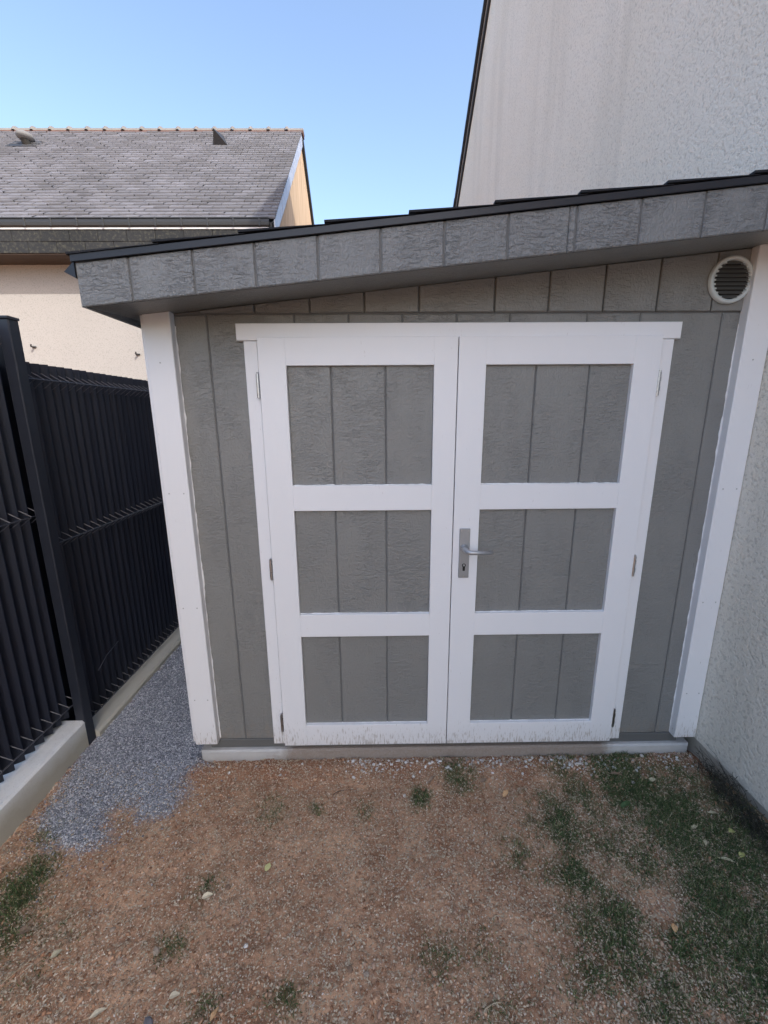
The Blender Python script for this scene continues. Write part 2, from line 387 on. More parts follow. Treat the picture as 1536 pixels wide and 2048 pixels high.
def soil_mat():
    m = mat('trodden_soil', (.2, .12, .08), .95, .2); g = NG(m)
    p = g.mapping((1, 1, 1)); a = g.noise(p, 6, 5, .6); b = g.noise(p, 70, 5, .7); c2 = g.noise(p, 260, 3, .7)
    soil = g.mix(g.ramp(a, [(.32, 0.0), (.68, 1.0)]), (.36, .19, .11), (.70, .44, .275))
    soil = g.mix(g.ramp(b, [(.36, .8), (.52, 0.0)]), soil, (.2, .105, .06))
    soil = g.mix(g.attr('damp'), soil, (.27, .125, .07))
    sp = g.ramp(c2, [(.60, 0.0), (.66, .85)])
    soil = g.mix(sp, soil, (.78, .63, .47))
    grav = g.mix(g.ramp(c2, [(.35, 0.0), (.65, 1.0)]), (.13, .135, .155), (.48, .5, .54))
    col = g.mix(g.attr('gravel'), soil, grav)
    col = g.mix(g.math('MULTIPLY', g.attr('grass'), .8), col, (.10, .095, .05))
    g.col(col); n = g.bump(b, .8, .006); g.bump(c2, .8, .003, n)
    return m
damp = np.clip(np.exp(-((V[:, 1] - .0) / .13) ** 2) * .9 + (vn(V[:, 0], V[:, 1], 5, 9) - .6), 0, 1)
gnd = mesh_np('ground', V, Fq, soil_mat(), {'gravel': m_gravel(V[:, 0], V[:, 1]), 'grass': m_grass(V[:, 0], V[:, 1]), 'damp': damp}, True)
tag(gnd, 'reddish brown trodden soil in front of the shed', kind='structure')

def ramp_mat(name, stops, rough=.85, spec=.3, transl=False):
    m = mat(name, stops[0][1], rough, spec); g = NG(m); g.col(g.ramp(g.attr('tint'), stops))
    return m
M_PEB = ramp_mat('pebble_mix', [(0, (.36, .22, .15)), (.35, (.55, .38, .27)), (.6, (.68, .52, .4)), (.85, (.8, .68, .55)), (1, (.85, .8, .72))])
M_CRUMB = ramp_mat('soil_crumb', [(0, (.22, .11, .06)), (.5, (.42, .23, .135)), (1, (.66, .42, .27))])
M_WSTONE = ramp_mat('crushed_limestone', [(0, (.35, .3, .27)), (.5, (.58, .54, .5)), (1, (.78, .76, .74))])
M_CHIP = ramp_mat('blue_gravel', [(0, (.13, .135, .155)), (.45, (.34, .355, .395)), (.8, (.55, .57, .62)), (.95, (.74, .75, .77)), (1, (.85, .84, .82))], .7)
M_GRASS = ramp_mat('grass_blade', [(0, (.035, .06, .025)), (.45, (.08, .125, .045)), (.75, (.16, .205, .08)), (.88, (.36, .32, .17)), (1, (.58, .49, .31))], .6)
M_STRAW = ramp_mat('dry_grass', [(0, (.2, .15, .1)), (.6, (.40, .31, .21)), (1, (.68, .57, .42))], .8)

# rock template: jittered octahedron-ish 12-face lump
ph = (1 + 5 ** .5) / 2
ICO = np.array([(-1, ph, 0), (1, ph, 0), (-1, -ph, 0), (1, -ph, 0), (0, -1, ph), (0, 1, ph), (0, -1, -ph), (0, 1, -ph), (ph, 0, -1), (ph, 0, 1), (-ph, 0, -1), (-ph, 0, 1)]) / 1.9
ICOF = np.array([(0, 11, 5), (0, 5, 1), (0, 1, 7), (0, 7, 10), (0, 10, 11), (1, 5, 9), (5, 11, 4), (11, 10, 2), (10, 7, 6), (7, 1, 8), (3, 9, 4), (3, 4, 2), (3, 2, 6), (3, 6, 8), (3, 8, 9), (4, 9, 5), (2, 4, 11), (6, 2, 10), (8, 6, 7), (9, 8, 1)])
OCT = np.array([(1, 0, 0), (-.9, .1, 0), (.1, 1, 0), (-.1, -.8, .1), (0, .1, .8), (.1, 0, -.7)]) * 1.0
OCTF = np.array([(0, 2, 4), (2, 1, 4), (1, 3, 4), (3, 0, 4), (2, 0, 5), (1, 2, 5), (3, 1, 5), (0, 3, 5)])
def pick(n, x0, x1, y0, y1, w):
    x = RNG.uniform(x0, x1, n); y = RNG.uniform(y0, y1, n); k = RNG.uniform(0, 1, n) < w(x, y); return x[k], y[k]
def rocks(name, n, box, w, smin, smax, m, label, tint=None, T=(OCT, OCTF), flat=.6, power=2.2, lift=.25):
    x, y = pick(n, *box, w); N = len(x)
    s = smin + (smax - smin) * RNG.uniform(0, 1, N) ** power
    sc = np.stack([s * RNG.uniform(.7, 1.3, N), s * RNG.uniform(.6, 1., N), s * flat * RNG.uniform(.7, 1.2, N)], 1)
    pos = np.stack([x, y, gz(x, y) + s * lift], 1)
    t = RNG.uniform(0, 1, N) if tint is None else tint(N)
    o = scatter(name, T[0], T[1], pos, rots(N, .5), sc, m, t); tag(o, label, kind='stuff'); return o
YB = (-1.9, 1.22, -1.1, .02)
rocks('stray_gravel', 5000, (-1.85, -.9, -.75, .1), lambda x, y: (1 - m_gravel(x, y)) * np.exp(np.minimum(poly_sd(x, y, GPOLY), 0) / .07), .003, .0065, M_CHIP, 'stray blue grey gravel chips around the edge of the gravel', power=1.4)
rocks('soil_crumbs', 26000, (-1.85, 1.2, -1.1, 0), lambda x, y: (1 - m_gravel(x, y)) * vn(x, y, 12, 77) ** 2, .002, .008, M_CRUMB, 'reddish brown soil crumbs all over the bare ground', T=(ICO, ICOF), power=2.6)
rocks('gravel_chips', 60000, (-1.86, -1.15, -.5, .6), lambda x, y: m_gravel(x, y) ** 2, .003, .0065, M_CHIP, 'blue grey gravel chips between fence and shed', power=1.4)
rocks('gravel_chips', 26000, (-1.84, -1.19, .6, 2.6), lambda x, y: m_gravel(x, y) ** 2, .004, .0075, M_CHIP, 'blue grey gravel chips further back beside the shed', power=1.4)
rocks('small_pebbles', 90000, YB, lambda x, y: (1 - m_gravel(x, y)) * (.25 + .75 * vn(x, y, 14, 21) ** 1.5) * (1 - .6 * m_grass(x, y)), .0014, .0054, M_PEB, 'small pale pebbles and crumbs scattered over the soil', power=2.6)
rocks('soil_lumps', 9000, YB, lambda x, y: (1 - m_gravel(x, y)) * np.clip(.15 + 1.2 * np.exp(-((x + 1.8) / .12) ** 2) * (y < -.15) + .8 * np.exp(-((y + .03) / .07) ** 2), 0, 1), .003, .010, M_PEB, 'loose brown soil crumbs by the kerb and the shed', tint=lambda n: RNG.uniform(0, .3, n), T=(ICO, ICOF), power=2)
rocks('crushed_stones', 4200, (-1.2, 1.2, -.16, -.002), lambda x, y: np.exp(-((y + .02) / .05) ** 2) * (.15 + .85 * (x > -.5)) * vn(x, y, 9, 31), .003, .0105, M_WSTONE, 'white crushed stone pieces along the shed foundation', T=(ICO, ICOF), power=2.4)
# dry grass bits: thin bent strips lying flat
STR = np.array([(-.5, -.04, 0), (-.5, .04, 0), (0, .045, .07), (0, -.045, .07), (.5, .03, .0), (.5, -.03, 0)]); STF = np.array([(0, 3, 2, 1), (3, 5, 4, 2)])
def straws(name, n, w, lmin, lmax, label, tmin=0., wide=1.):
    x, y = pick(n, *YB, w); N = len(x); L = RNG.uniform(lmin, lmax, N)
    sc = np.stack([L, (.016 + .0 * L) * wide * np.ones(N) * RNG.uniform(.6, 1.3, N), L * .8], 1)
    tag(scatter(name, STR, STF, np.stack([x, y, gz(x, y) + .002 + RNG.uniform(0, .004, N)], 1), rots(N, .16), sc, M_STRAW, RNG.uniform(tmin, 1, N)), label, kind='stuff')
straws('dry_grass_bits', 90000, lambda x, y: m_straw(x, y) * .8, .004, .018, 'short dry grass clippings strewn over the soil')
straws('dry_grass_flakes', 42000, lambda x, y: .25 + .75 * m_straw(x, y), .003, .0085, 'tiny pale dry flakes on the soil', .7, 3.2)
straws('long_dry_grass', 700, lambda x, y: np.clip(m_straw(x, y) - .1, 0, 1), .03, .07, 'longer dry grass stems lying on the lawn', .5)
# green blades
GB = np.array([(-.5, 0, 0), (.5, 0, 0), (.42, .18, .5), (-.42, .18, .5), (.02, .62, .86)]); GBF = np.array([(0, 1, 2), (0, 2, 3), (3, 2, 4)])
def blades(name, n, w, hmin, hmax, label, box=YB):
    x, y = pick(n, *box, w); N = len(x); H = RNG.uniform(hmin, hmax, N) * (.6 + .6 * w(x, y))
    sc = np.stack([np.full(N, .0021) * RNG.uniform(.7, 1.3, N), H * 1.1, H], 1)
    tag(scatter(name, GB, GBF, np.stack([x, y, gz(x, y) - .002], 1), rots(N, .35), sc, M_GRASS, np.clip(RNG.normal(.45, .25, N), 0, 1)), label, kind='stuff')
blades('grass', 330000, lambda x, y: m_grass(x, y) ** 1.1, .005, .027, 'patchy short green grass growing through the soil')

# ---------------------------------------------------------------- garden shed
SH = empty('garden_shed', (0, .04, -.02), 'grey painted wooden garden shed with white double doors and a sloping roof', 'shed')
def sof(x): return 2.16 + .1 * x
MB().slab([(-1.205, -.12), (1.212, -.12), (1.212, .054), (-1.205, .054)], .012, .3, .008).build('foundation', M_FOUND, SH)
MB().box(-1.16, 1.16, .034, .12, .0545, .101, .002).build('sill_plate', M_SILL, SH)
bk = MB(); bk.slab([(-1.21, .09), (1.22, .09), (1.22, sof(1.22) - .002), (-1.21, sof(-1.21) - .002)], .0455, .075); bk.build('front_wall', M_BACK, SH)
MB().box(-1.215, -1.195, .05, 2.3, .08, sof(-1.21) - .004).build('side_wall', M_SIDE, SH)
MB().box(-1.2, 1.2, 2.28, 2.3, .08, sof(-1.21) - .004).build('rear_wall', M_SIDE, SH)
G = .0028
xb = [-1.215, -.988, -.646, -.432, -.22, -.006, .206, .512, .724, 1.051, 1.218]
for i in range(len(xb) - 1):
    a, b = xb[i] + G, xb[i + 1] - G; z0 = .1 if (i < 2 or i > 7) else 1.97
    if i in (1,): b -= 0
    MB().slab([(a, z0), (b, z0), (b, min(2.042, sof(b) - .004)), (a, min(2.042, sof(a) - .004))], .04, .0453, .003).build('siding_plank', M_SIDE, SH)
xg = [-1.1, -1.012, -.798, -.583, -.37, -.156, .14, .352, .568, .78, .998, 1.218]
for i in range(1, len(xg) - 1):
    a, b = xg[i] + G, xg[i + 1] - G
    MB().slab([(a, 2.048), (b, 2.048), (b, sof(b) - .002), (a, sof(a) - .002)], .0345, .0453, .003).build('gable_plank', M_SIDE, SH)
# corner boards with ragged paint bead along their inner edge
def ragged(x, z0, z1, y, d, wmin, wmax, name='painted_or_lit_edge'):
    n = int((z1 - z0) / .006); zs = np.linspace(z0, z1, n); w = wmin + (wmax - wmin) * np.clip(vn(zs, zs * 0 + x, 26, 40, 3) * 1.6 - .45, 0, 1)
    v = []; f = []
    for i, z in enumerate(zs):
        v += [(x, y, z), (x + d * w[i], y, z), (x, y + .003, z), (x + d * w[i] * 1.1, y + .003, z)]
        if i: k = 4 * i; f += [(k - 4, k, k + 1, k - 3), (k - 3, k + 1, k + 3, k - 1)]
    MB().add(v, f).build(name, M_BEAD, SH)
for x0, x1, xe, d in ((-1.219, -1.114, -1.114, 1), (1.121, 1.2235, 1.121, -1)):
    MB().slab([(x0, .103), (x1, .103), (x1, sof(x1) - .002), (x0, sof(x0) - .002)], 0, .0395, .0025).build('corner_board', M_WHITE, SH)
    ragged(xe, .11, 2.0, .0375, d, .001, .006)
    for z in (.35, .82, 1.34, 1.86):
        for xx in ((x0 + .022, x1 - .022) if z < 1.8 else (x0 + .05,)):
            MB().tube([(xx, .0005, z), (xx, -.0012, z)], .0032, 8).build('screw', M_SCREW, SH)
MB().box(-1.2335, -1.2195, .012, .11, .11, sof(-1.23) - .002, .002).build('corner_board', M_WHITE, SH)
# soffit deck, fascia, trim, shingles
YFR = -.22; KF = .9557; FH = .133
def sofF(x): return 2.1388 + .1 * x
def fx(x): return -.3177 + (x + .3177) * KF
def top(x): return 2.2726 + .1 * x
XL0, XR0 = fx(-1.343), 1.2225
sa, sb = XL0 + .0135, XR0
MB().add([(sa, YFR + .0165, sofF(sa) + .001), (sb, YFR + .0165, sofF(sb) + .001), (sb, .04, sof(sb)), (sa, .04, sof(sa)), (sb, 2.34, sof(sb)), (sa, 2.34, sof(sa)),
          (sa, YFR + .0165, top(sa)), (sb, YFR + .0165, top(sb)), (sb, 2.34, top(sb)), (sa, 2.34, top(sa))],
         [(0, 1, 2, 3), (3, 2, 4, 5), (0, 6, 7, 1), (6, 9, 8, 7), (5, 4, 8, 9), (0, 3, 5, 9, 6), (1, 7, 8, 4, 2)]).build('soffit', M_SIDE, SH)
xf = [fx(q) for q in (-1.343, -1.1625, -.9445, -.7335, -.5185, -.305, -.0885, .1275, .3315, .357, .5725, .786, 1.0)] + [XR0]
for i in range(len(xf) - 1):
    g0 = .0008 if i == 8 else .003; g1 = .0008 if i == 7 else .003
    a = xf[i] + (g0 if i else 0); b = xf[i + 1] - g1
    MB().slab([(a, sofF(a)), (b, sofF(b)), (b, sofF(b) + FH), (a, sofF(a) + FH)], YFR, YFR + .006, .003).build('fascia_plank', M_FASC, SH)
a, b = XL0 + .001, XR0
MB().slab([(a, sofF(a) + .002), (b, sofF(b) + .002), (b, sofF(b) + FH - .001), (a, sofF(a) + FH - .001)], YFR + .0055, YFR + .016).build('fascia_backing', M_BACK, SH)
z_ = sofF(XL0)
MB().slab([(YFR + .002, z_ + .001), (2.34, z_ + .001), (2.34, z_ + FH - .001), (YFR + .002, z_ + FH - .001)], XL0, XL0 + .013, 0, 'x').build('eaves_board', M_FASC, SH)
a, b = fx(-1.352), XR0
MB().slab([(a, top(a)), (b, top(b)), (b, top(b) + .0215), (a, top(a) + .0215)], YFR - .0085, YFR - .0015, .0012).build('drip_edge', M_TRIM, SH)
MB().slab([(a, top(a) + .0135), (b, top(b) + .0135), (b, top(b) + .0205), (a, top(a) + .0205)], YFR - .001, 2.36).build('roof_felt', M_TRIM, SH)
x_ = XL0 - .001; z_ = sofF(XL0)
MB().add([(x_, YFR - .005, z_ + .136), (x_, YFR - .005, z_ + .086), (x_ - .040, YFR + .002, z_ + .107), (x_, 2.34, z_ + .136), (x_, 2.34, z_ + .086), (x_ - .040, 2.34, z_ + .107)], [(0, 2, 1), (3, 4, 5), (0, 3, 5, 2), (1, 2, 5, 4), (0, 1, 4, 3)]).build('gutter', M_TRIM, SH)
sx = [fx(q) for q in (-1.36, -1.07, -.782, -.495, -.212, .074, .36, .642, .925)] + [XR0]
for i in range(len(sx) - 1):
    a, b = sx[i], sx[i + 1]; b2 = min(b + .02, 1.2225); rise = .0138 if i else .007
    mb = MB()
    cuts = [YFR - .0125] + [YFR + .07 + k * .3 + (.15 if i % 2 else 0) for k in range(8)] + [2.365]
    cuts = sorted(c for c in cuts if c <= 2.365); T0 = 2.2942
    for k in range(len(cuts) - 1):
        ya, yb = cuts[k] + (.002 if k else 0), cuts[k + 1] - .002; j = random.uniform(-.004, .004)
        mb.slab([(a + j, T0 + .1 * a + rise - .007), (b2, T0 + .1 * b2 + .0002), (b2, T0 + .1 * b2 + .0012), (a + j, T0 + .1 * a + rise)], ya, yb)
    mb.build('shingle_course', M_SHING, SH)
# door casing
MB().box(-.846, -.793, .022, .0395, .083, 1.942, .002).build('door_casing', M_WHITE, SH)
MB().box(.806, .861, .022, .0395, .083, 1.942, .002).build('door_casing', M_WHITE, SH)
MB().box(-.872, .882, .018, .0395, 1.9435, 2.006, .002).build('door_head', M_WHITE, SH)
# the two door leaves
ZR = [(.09, .203), (.671, .78), (1.26, 1.368), (1.847, 1.952)]
def leaf(x0, xs0, x1, xs1, cuts, side):
    base = MB().box(x0 + .002, x1 - .002, .0222, .0375, .092, 1.941).build('door', M_BACK, SH)
    for a, b in ((x0, xs0), (xs1, x1)): MB().box(a, b, 0, .022, .09, 1.952, .0009).build('stile', M_WHITE, base)
    for z0, z1 in ZR: MB().box(min(xs0, xs1) - .0006, max(xs0, xs1) + .0006, .0004, .0219, z0, z1, .0012).build('rail', M_WHITE, base)
    for r in range(3):
        za, zb = ZR[r][1], ZR[r + 1][0]
        for i in range(3):
            a = cuts[i] + (G if i else 0); b = cuts[i + 1] - (G if i < 2 else 0)
            MB().box(a, b, .0165, .022, za, zb, .0026).build('panel_plank', M_SIDE, base)
        # sky-lit ledge line at each panel foot, put in as ragged white paint
        n = 60; xs_ = np.linspace(xs0, xs1, n); w = .0008 + .0035 * np.clip(vn(xs_ * 3, xs_ * 0 + r + side, 14, 44, 3) * 1.8 - .6, 0, 1)
        v = []; f = []
        for i in range(n):
            v += [(xs_[i], .0158, za), (xs_[i], .0158, za + w[i])]
            if i: k = 2 * i; f.append((k - 2, k, k + 1, k - 1))
        MB().add(v, f).build('painted_or_lit_edge', M_BEAD, base)
    for zc in (1.771, .994, .213):
        xh = x0 - .0085 if side < 0 else x1 + .0085
        mb = MB()
        for k in range(5):
            za = zc - .046 + k * .0187; mb.tube([(xh, .0075, za), (xh, .0075, za + .0172)], .0078 if k % 2 else .0064, 10)
        mb.box(xh - .009, xh + .006, .0115, .0215, zc - .045, zc + .045, .001)
        mb.tube([(xh, .0075, zc + .0475), (xh, .0075, zc + .0525)], .0045, 8)
        mb.build('hinge', M_CHROME, base)
    return base
leafL = leaf(-.787, -.68, -.0035, -.096, [-.68, -.506, -.288, -.096], -1)
leafR = leaf(.0005, .11, .802, .697, [.11, .315, .53, .697], 1)
tag(leafL, 'left door leaf without a handle'); tag(leafR, 'right door leaf with the lever handle')
# lever handle on its long plate
def rounded(x0, x1, z0, z1, r, n=4):
    P = []
    for cx, cz, a0 in ((x1 - r, z0 + r, -90), (x1 - r, z1 - r, 0), (x0 + r, z1 - r, 90), (x0 + r, z0 + r, 180)):
        for k in range(n + 1): t = math.radians(a0 + 90 * k / n); P.append((cx + r * math.cos(t), cz + r * math.sin(t)))
    return P
px, pz = .050, 1.087
MB().slab(rounded(.0275, .0725, .953, 1.179, .004), -.0075, .0005, .0022).build('handle_plate', M_ALU, leafR)
hm = MB(); hm.tube([(px - .003, -.007, pz + .006), (px - .003, -.018, pz + .006)], .016, 20, .0125); hm.tube([(px - .003, -.016, pz + .006), (px - .002, -.038, pz + .004), (px + .004, -.052, pz + .001), (px + .018, -.058, pz - .001), (px + .05, -.058, pz - .002), (px + .108, -.053, pz - .004)], .0122, 14, .0085)
hm.build('lever_handle', M_ALU, leafR, True)
kh = MB(); kh.slab([(px + .0085 * math.cos(t), 1.012 + .0085 * math.sin(t)) for t in np.linspace(-.9, math.pi + .9, 18)] + [(px - .0052, .99), (px - .0045, .9865), (px + .0045, .9865), (px + .0052, .99)], -.0082, -.004)
kh.build('keyhole', M_DARK, leafR)
MB().tube([(px, -.0083, 1.013), (px, -.0105, 1.013)], .0048, 12).build('lock_cylinder', M_ALU, leafR)
for xx, zz in ((.0345, 1.169), (.0655, 1.169), (px, .962)):
    MB().tube([(xx, -.0074, zz), (xx, -.0088, zz)], .0038, 10).build('plate_screw', M_CHROME, leafR)
# louvred vent in the gable
vc = (1.050, 2.156); VR = .083
vb = MB().slab([(vc[0] + VR * math.cos(t), vc[1] + VR * math.sin(t)) for t in np.linspace(0, 2 * math.pi, 48, endpoint=False)], .028, .0325).build('wall_vent', M_VENTD, SH)
ring = MB(); n = 56
for k in range(n):
    t = 2 * math.pi * k / n
    for r, y in ((VR + .002, .031), (VR + .001, .018), (VR - .006, .0145), (VR - .013, .018), (VR - .014, .028)): ring.v.append((vc[0] + r * math.cos(t), y, vc[1] + r * math.sin(t)))
for k in range(n):
    for q in range(4): ring.f.append((k * 5 + q, ((k + 1) % n) * 5 + q, ((k + 1) % n) * 5 + q + 1, k * 5 + q + 1))
ring.build('vent_ring', M_VENTW, vb, True)
for k in range(9):
    z = vc[1] - .060 + k * .015; hw = math.sqrt(max(0, (VR - .011) ** 2 - (z - vc[1]) ** 2))
    s = MB().add([(vc[0] - hw, .0175, z - .004), (vc[0] + hw, .0175, z - .004), (vc[0] + hw, .0275, z + .007), (vc[0] - hw, .0275, z + .007), (vc[0] - hw, .019, z - .0055), (vc[0] + hw, .019, z - .0055), (vc[0] + hw, .0279, z + .0055), (vc[0] - hw, .0279, z + .0055)],
                 [(0, 1, 2, 3), (7, 6, 5, 4), (0, 4, 5, 1), (2, 6, 7, 3), (0, 3, 7, 4), (1, 5, 6, 2)])
    s.build('louvre_blade', M_BLADE, vb)
    for sg in (-1, 1):
        MB().box(vc[0] + sg * (hw - .004) - .005, vc[0] + sg * (hw - .004) + .005, .0165, .0275, z - .0045, z + .0015, .001).build('blade_tip', M_VENTW, vb)

# ---------------------------------------------------------------- fence and kerbs
FE = empty('slatted_fence', (-1.93, .17, -.02), 'anthracite mesh fence filled with upright slats, left of the shed', 'fence')
slat_cache = {}
def fence_panel(y0, n, zb, zt, folds):
    XF = -1.945; pitch = .0555; L = n * pitch
    w = MB()
    for zf in folds:
        w.tube([(XF + .052, y0 - .01, zf), (XF + .052, y0 + L + .01, zf)], .0025, 6)
        for k in range(n + 1):
            y = y0 + k * pitch; w.tube([(XF - .012, y - .012, zf + .045), (XF + .052, y, zf + .002), (XF + .05, y, zf - .004), (XF - .005, y - .006, zf - .045)], .0022, 5)
    for k in range(0, n + 1): w.tube([(XF - .02, y0 + k * pitch, zb + .01), (XF - .02, y0 + k * pitch, zt - .03)], .0022, 4)
    p = w.build('wire_panel', M_WIRE, FE)
    prof = [(-.024, .0005), (.002, .020), (.013, .0315), (.0135, .035), (.004, .042), (-.0235, .0575), (-.026, .055), (.000, .041), (.0085, .034), (.000, .023), (-.026, .0035)]
    key = round(zt - zb, 3)
    if key not in slat_cache:
        mb = MB(); nn = len(prof); v = []; f = []
        for z in (0, zt - zb):
            v += [(a, b, z) for a, b in prof]
        for i in range(nn): f.append((i, (i + 1) % nn, nn + (i + 1) % nn, nn + i))
        f += [tuple(range(nn)), tuple(range(nn, 2 * nn))]
        o = mb.add(v, f).build('slat', M_SLAT, p); slat_cache[key] = o.data; first = o
    else: first = None
    for k in range(n):
        o = first if (k == 0 and first) else bpy.data.objects.new('slat', slat_cache[key])
        if not (k == 0 and first): COL.objects.link(o); o.parent = p
        o.location = (XF, y0 + k * pitch, zb + random.uniform(-.0015, .0015)); o.rotation_euler = (0, 0, random.uniform(-.05, .05))
    return p
tag(fence_panel(.235, 45, .005, 1.905, (.062, 1.055, 1.828)), 'far lower fence panel beside the shed')
tag(fence_panel(.180 - 45 * .0555, 45, .142, 2.05, (.222, 1.215, 1.985)), 'near higher fence panel')
MB().box(-1.896, -1.848, .148, .2, -.1, 2.055, .004).build('post_or_gap_backing', M_POST, FE)
MB().box(-1.9, -1.844, .144, .204, 2.0555, 2.066, .002).build('post_cap', M_POST, FE)
MB().box(-2.03, -1.99, -.03, .32, -.1, 2.03, .001).build('post_or_gap_backing', M_POST, FE)  # added dark sheet behind the gap, so the recess by the post reads black
MB().box(-1.99, -1.93, 2.745, 2.8, -.1, 1.93, .001).build('post_or_gap_backing', M_POST, FE)
def kerb(y0, y1, zt, xface, label):
    w = MB(); n = max(2, int((y1 - y0) / .06)); ys = np.linspace(y0, y1, n)
    prof = [(-2.0, -.15), (xface, -.15), (xface, zt - .03), (xface + .0, zt - .012), (xface - .01, zt), (-2.0, zt)]; k = len(prof); v = []; f = []
    for i, y in enumerate(ys):
        j = (vn(np.array([y]), np.array([0.]), 9, 51)[0] - .5) * .004
        v += [(a + (j if a > -1.95 else 0), y, z) for a, z in prof]
        if i:
            for q in range(k): f.append(((i - 1) * k + q, i * k + q, i * k + (q + 1) % k, (i - 1) * k + (q + 1) % k))
    f += [tuple(range(k)), tuple(range((n - 1) * k, n * k))]
    tag(w.add(v, f).build('concrete_kerb', M_KERB), label, 'kerb', 'concrete kerbs under the fence')
kerb(-3.2, .147, .13, -1.85, 'tall pale concrete kerb under the near fence panel')
kerb(.205, 4.2, .02, -1.828, 'low pale concrete kerb beside the gravel under the far fence panel')

# ---------------------------------------------------------------- rendered house on the right
HO = empty('rendered_house', (1.3, 3, -.02), 'tall pale roughcast house with dark slate verge behind the right of the shed', 'house')
RY = 2.3
def rk(y): return 5.57 + .73 * (7.3 - y)
def rk2(y): return rk(y) if y > RY else rk(RY) - .42 * (RY - y)  # unseen near slope and wall, pitched and lengthened to shade yard and fence
gab = [(-7, .098), (9.6, .098), (9.6, rk(9.6) - .06), (RY, rk(RY) - .06), (-7, rk2(-7) - .06)]
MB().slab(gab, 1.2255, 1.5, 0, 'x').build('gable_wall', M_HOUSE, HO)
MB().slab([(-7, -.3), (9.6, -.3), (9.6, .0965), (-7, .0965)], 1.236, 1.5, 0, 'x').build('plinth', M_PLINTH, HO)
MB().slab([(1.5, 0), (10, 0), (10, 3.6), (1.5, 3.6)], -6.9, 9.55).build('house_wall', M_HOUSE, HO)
def rake_strip(d0, d1, x0, x1, name, m):
    for ya, yb in ((RY, 9.8), (-7.2, RY)):
        MB().slab([(ya, rk2(ya) + d0), (yb, rk2(yb) + d0), (yb, rk2(yb) + d1), (ya, rk2(ya) + d1)], x0, x1, 0, 'x').build(name, m, HO)
rake_strip(-.11, -.03, 1.195, 1.225, 'verge_board', M_VERGE)
rake_strip(-.03, -.012, 1.19, 1.4, 'verge_flashing', M_ZINCL)
rake_strip(-.012, .07, 1.165, 10, 'roof', M_VERGE)
for k in range(38):
    y = RY + .05 + k * .19
    MB().slab([(y, rk(y) + .02), (y + .2, rk(y + .2) + .02), (y + .2, rk(y + .2) + .082), (y, rk(y) + .092)], 1.15 + random.uniform(0, .006), 1.45, 0, 'x').build('verge_slate', M_VERGE, HO)

# ---------------------------------------------------------------- neighbour's house beyond
NB = empty('neighbour_house', (-6, 7, -.02), 'cream rendered house with a lichened grey slate roof beyond the fence', 'house')
XE = -1.735; Y0, Z0, Y1, Z1 = 4.9, 4.35, 7.8, 7.03; XL = -14.0
s_len = math.hypot(Y1 - Y0, Z1 - Z0); uy, uz = (Y1 - Y0) / s_len, (Z1 - Z0) / s_len; nyv, nzv = -uz, uy
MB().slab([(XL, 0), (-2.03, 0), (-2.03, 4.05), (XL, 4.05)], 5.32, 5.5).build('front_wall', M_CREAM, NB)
YF, ZF = 10.7, 4.35
MB().slab([(5.21, 0), (10.4, 0), (10.4, 4.5), (7.8, 6.93), (5.05, 4.4), (5.21, 4.0)], -1.785, -2.0, 0, 'x').build('gable_wall', M_GABLE, NB)
MB().slab([(Y0 + .02, Z0 - .03), (Y1, Z1 - .03), (YF, ZF - .03), (YF, ZF - .12), (Y1, Z1 - .12), (Y0 + .02, Z0 - .12)], -1.77, XL, 0, 'x').build('roof_deck', M_VERGE, NB)
# slates: thin slabs, half bonded, one real slab each
ex = .112; wd = .21; rows = int(s_len / ex) + 1; Vs = []; Fs = []; Tn = []; k = 0
cr, sr = None, None
for r in range(rows):
    t0 = r * ex; t1 = min(t0 + ex * 1.25, s_len)
    off = (wd / 2 if r % 2 else 0); x = XE - off
    first = True
    while x > XL:
        a = XE if (first and off) else x; 
        if first and off: a = XE; b = XE - off
        else: b = x - wd; a = x
        if first and off: x = XE - off
        else: x = b
        first = False
        j = random.gauss(0, .006); lift = .026 + random.uniform(0, .012); g = .003
        def P(t, h): return (Y0 + uy * t + nyv * h, Z0 + uz * t + nzv * h)
        f0 = P(t0 + j, lift); f1 = P(t0 + j, .004); b0 = P(t1, .004)
        A, B = a - g, b + g
        Vs += [(A, *f1), (B, *f1), (A, *f0), (B, *f0), (A, *b0), (B, *b0)]
        Fs += [(k, k + 2, k + 3, k + 1), (k + 2, k + 4, k + 5, k + 3)]; k += 6
        Tn += [random.random()] * 6
sl_o = mesh_np('roof_slates', np.array(Vs), np.array(Fs), M_SLATE, {'tint': np.array(Tn)}, parent=NB); sl_o['kind'] = 'stuff'
MB().slab([(Y1, Z1), (YF, ZF), (YF, ZF - .03), (Y1, Z1 - .03)], XE, XL, 0, 'x').build('rear_roof', M_VERGE, NB)
# ridge tiles
kx = XE + .02
while kx > XL:
    mb = MB(); seg = 8; L = .345
    v = []; f = []
    for x, r in ((kx, .075), (kx - L * .82, .075), (kx - L * .83, .098), (kx - L * .9, .105), (kx - L, .09)):
        for q in range(seg + 1):
            t = math.pi * q / seg; v.append((x, Y1 - math.cos(t) * r * 1.25, Z1 - .035 + math.sin(t) * r * .95))
    for i in range(4):
        for q in range(seg): a = i * (seg + 1) + q; f.append((a, a + 1, a + seg + 2, a + seg + 1))
    f.append(tuple(range(seg + 1)))
    mb.add(v, f).build('ridge_tile', M_RIDGE, NB, True); kx -= L
MB().slab([(Y1 - .105, Z1 - .085), (Y1 + .1, Z1 - .085), (Y1 + .09, Z1 - .035), (Y1 - .095, Z1 - .035)], XE + .015, XL, 0, 'x').build('ridge_mortar', M_RIDGELO, NB)
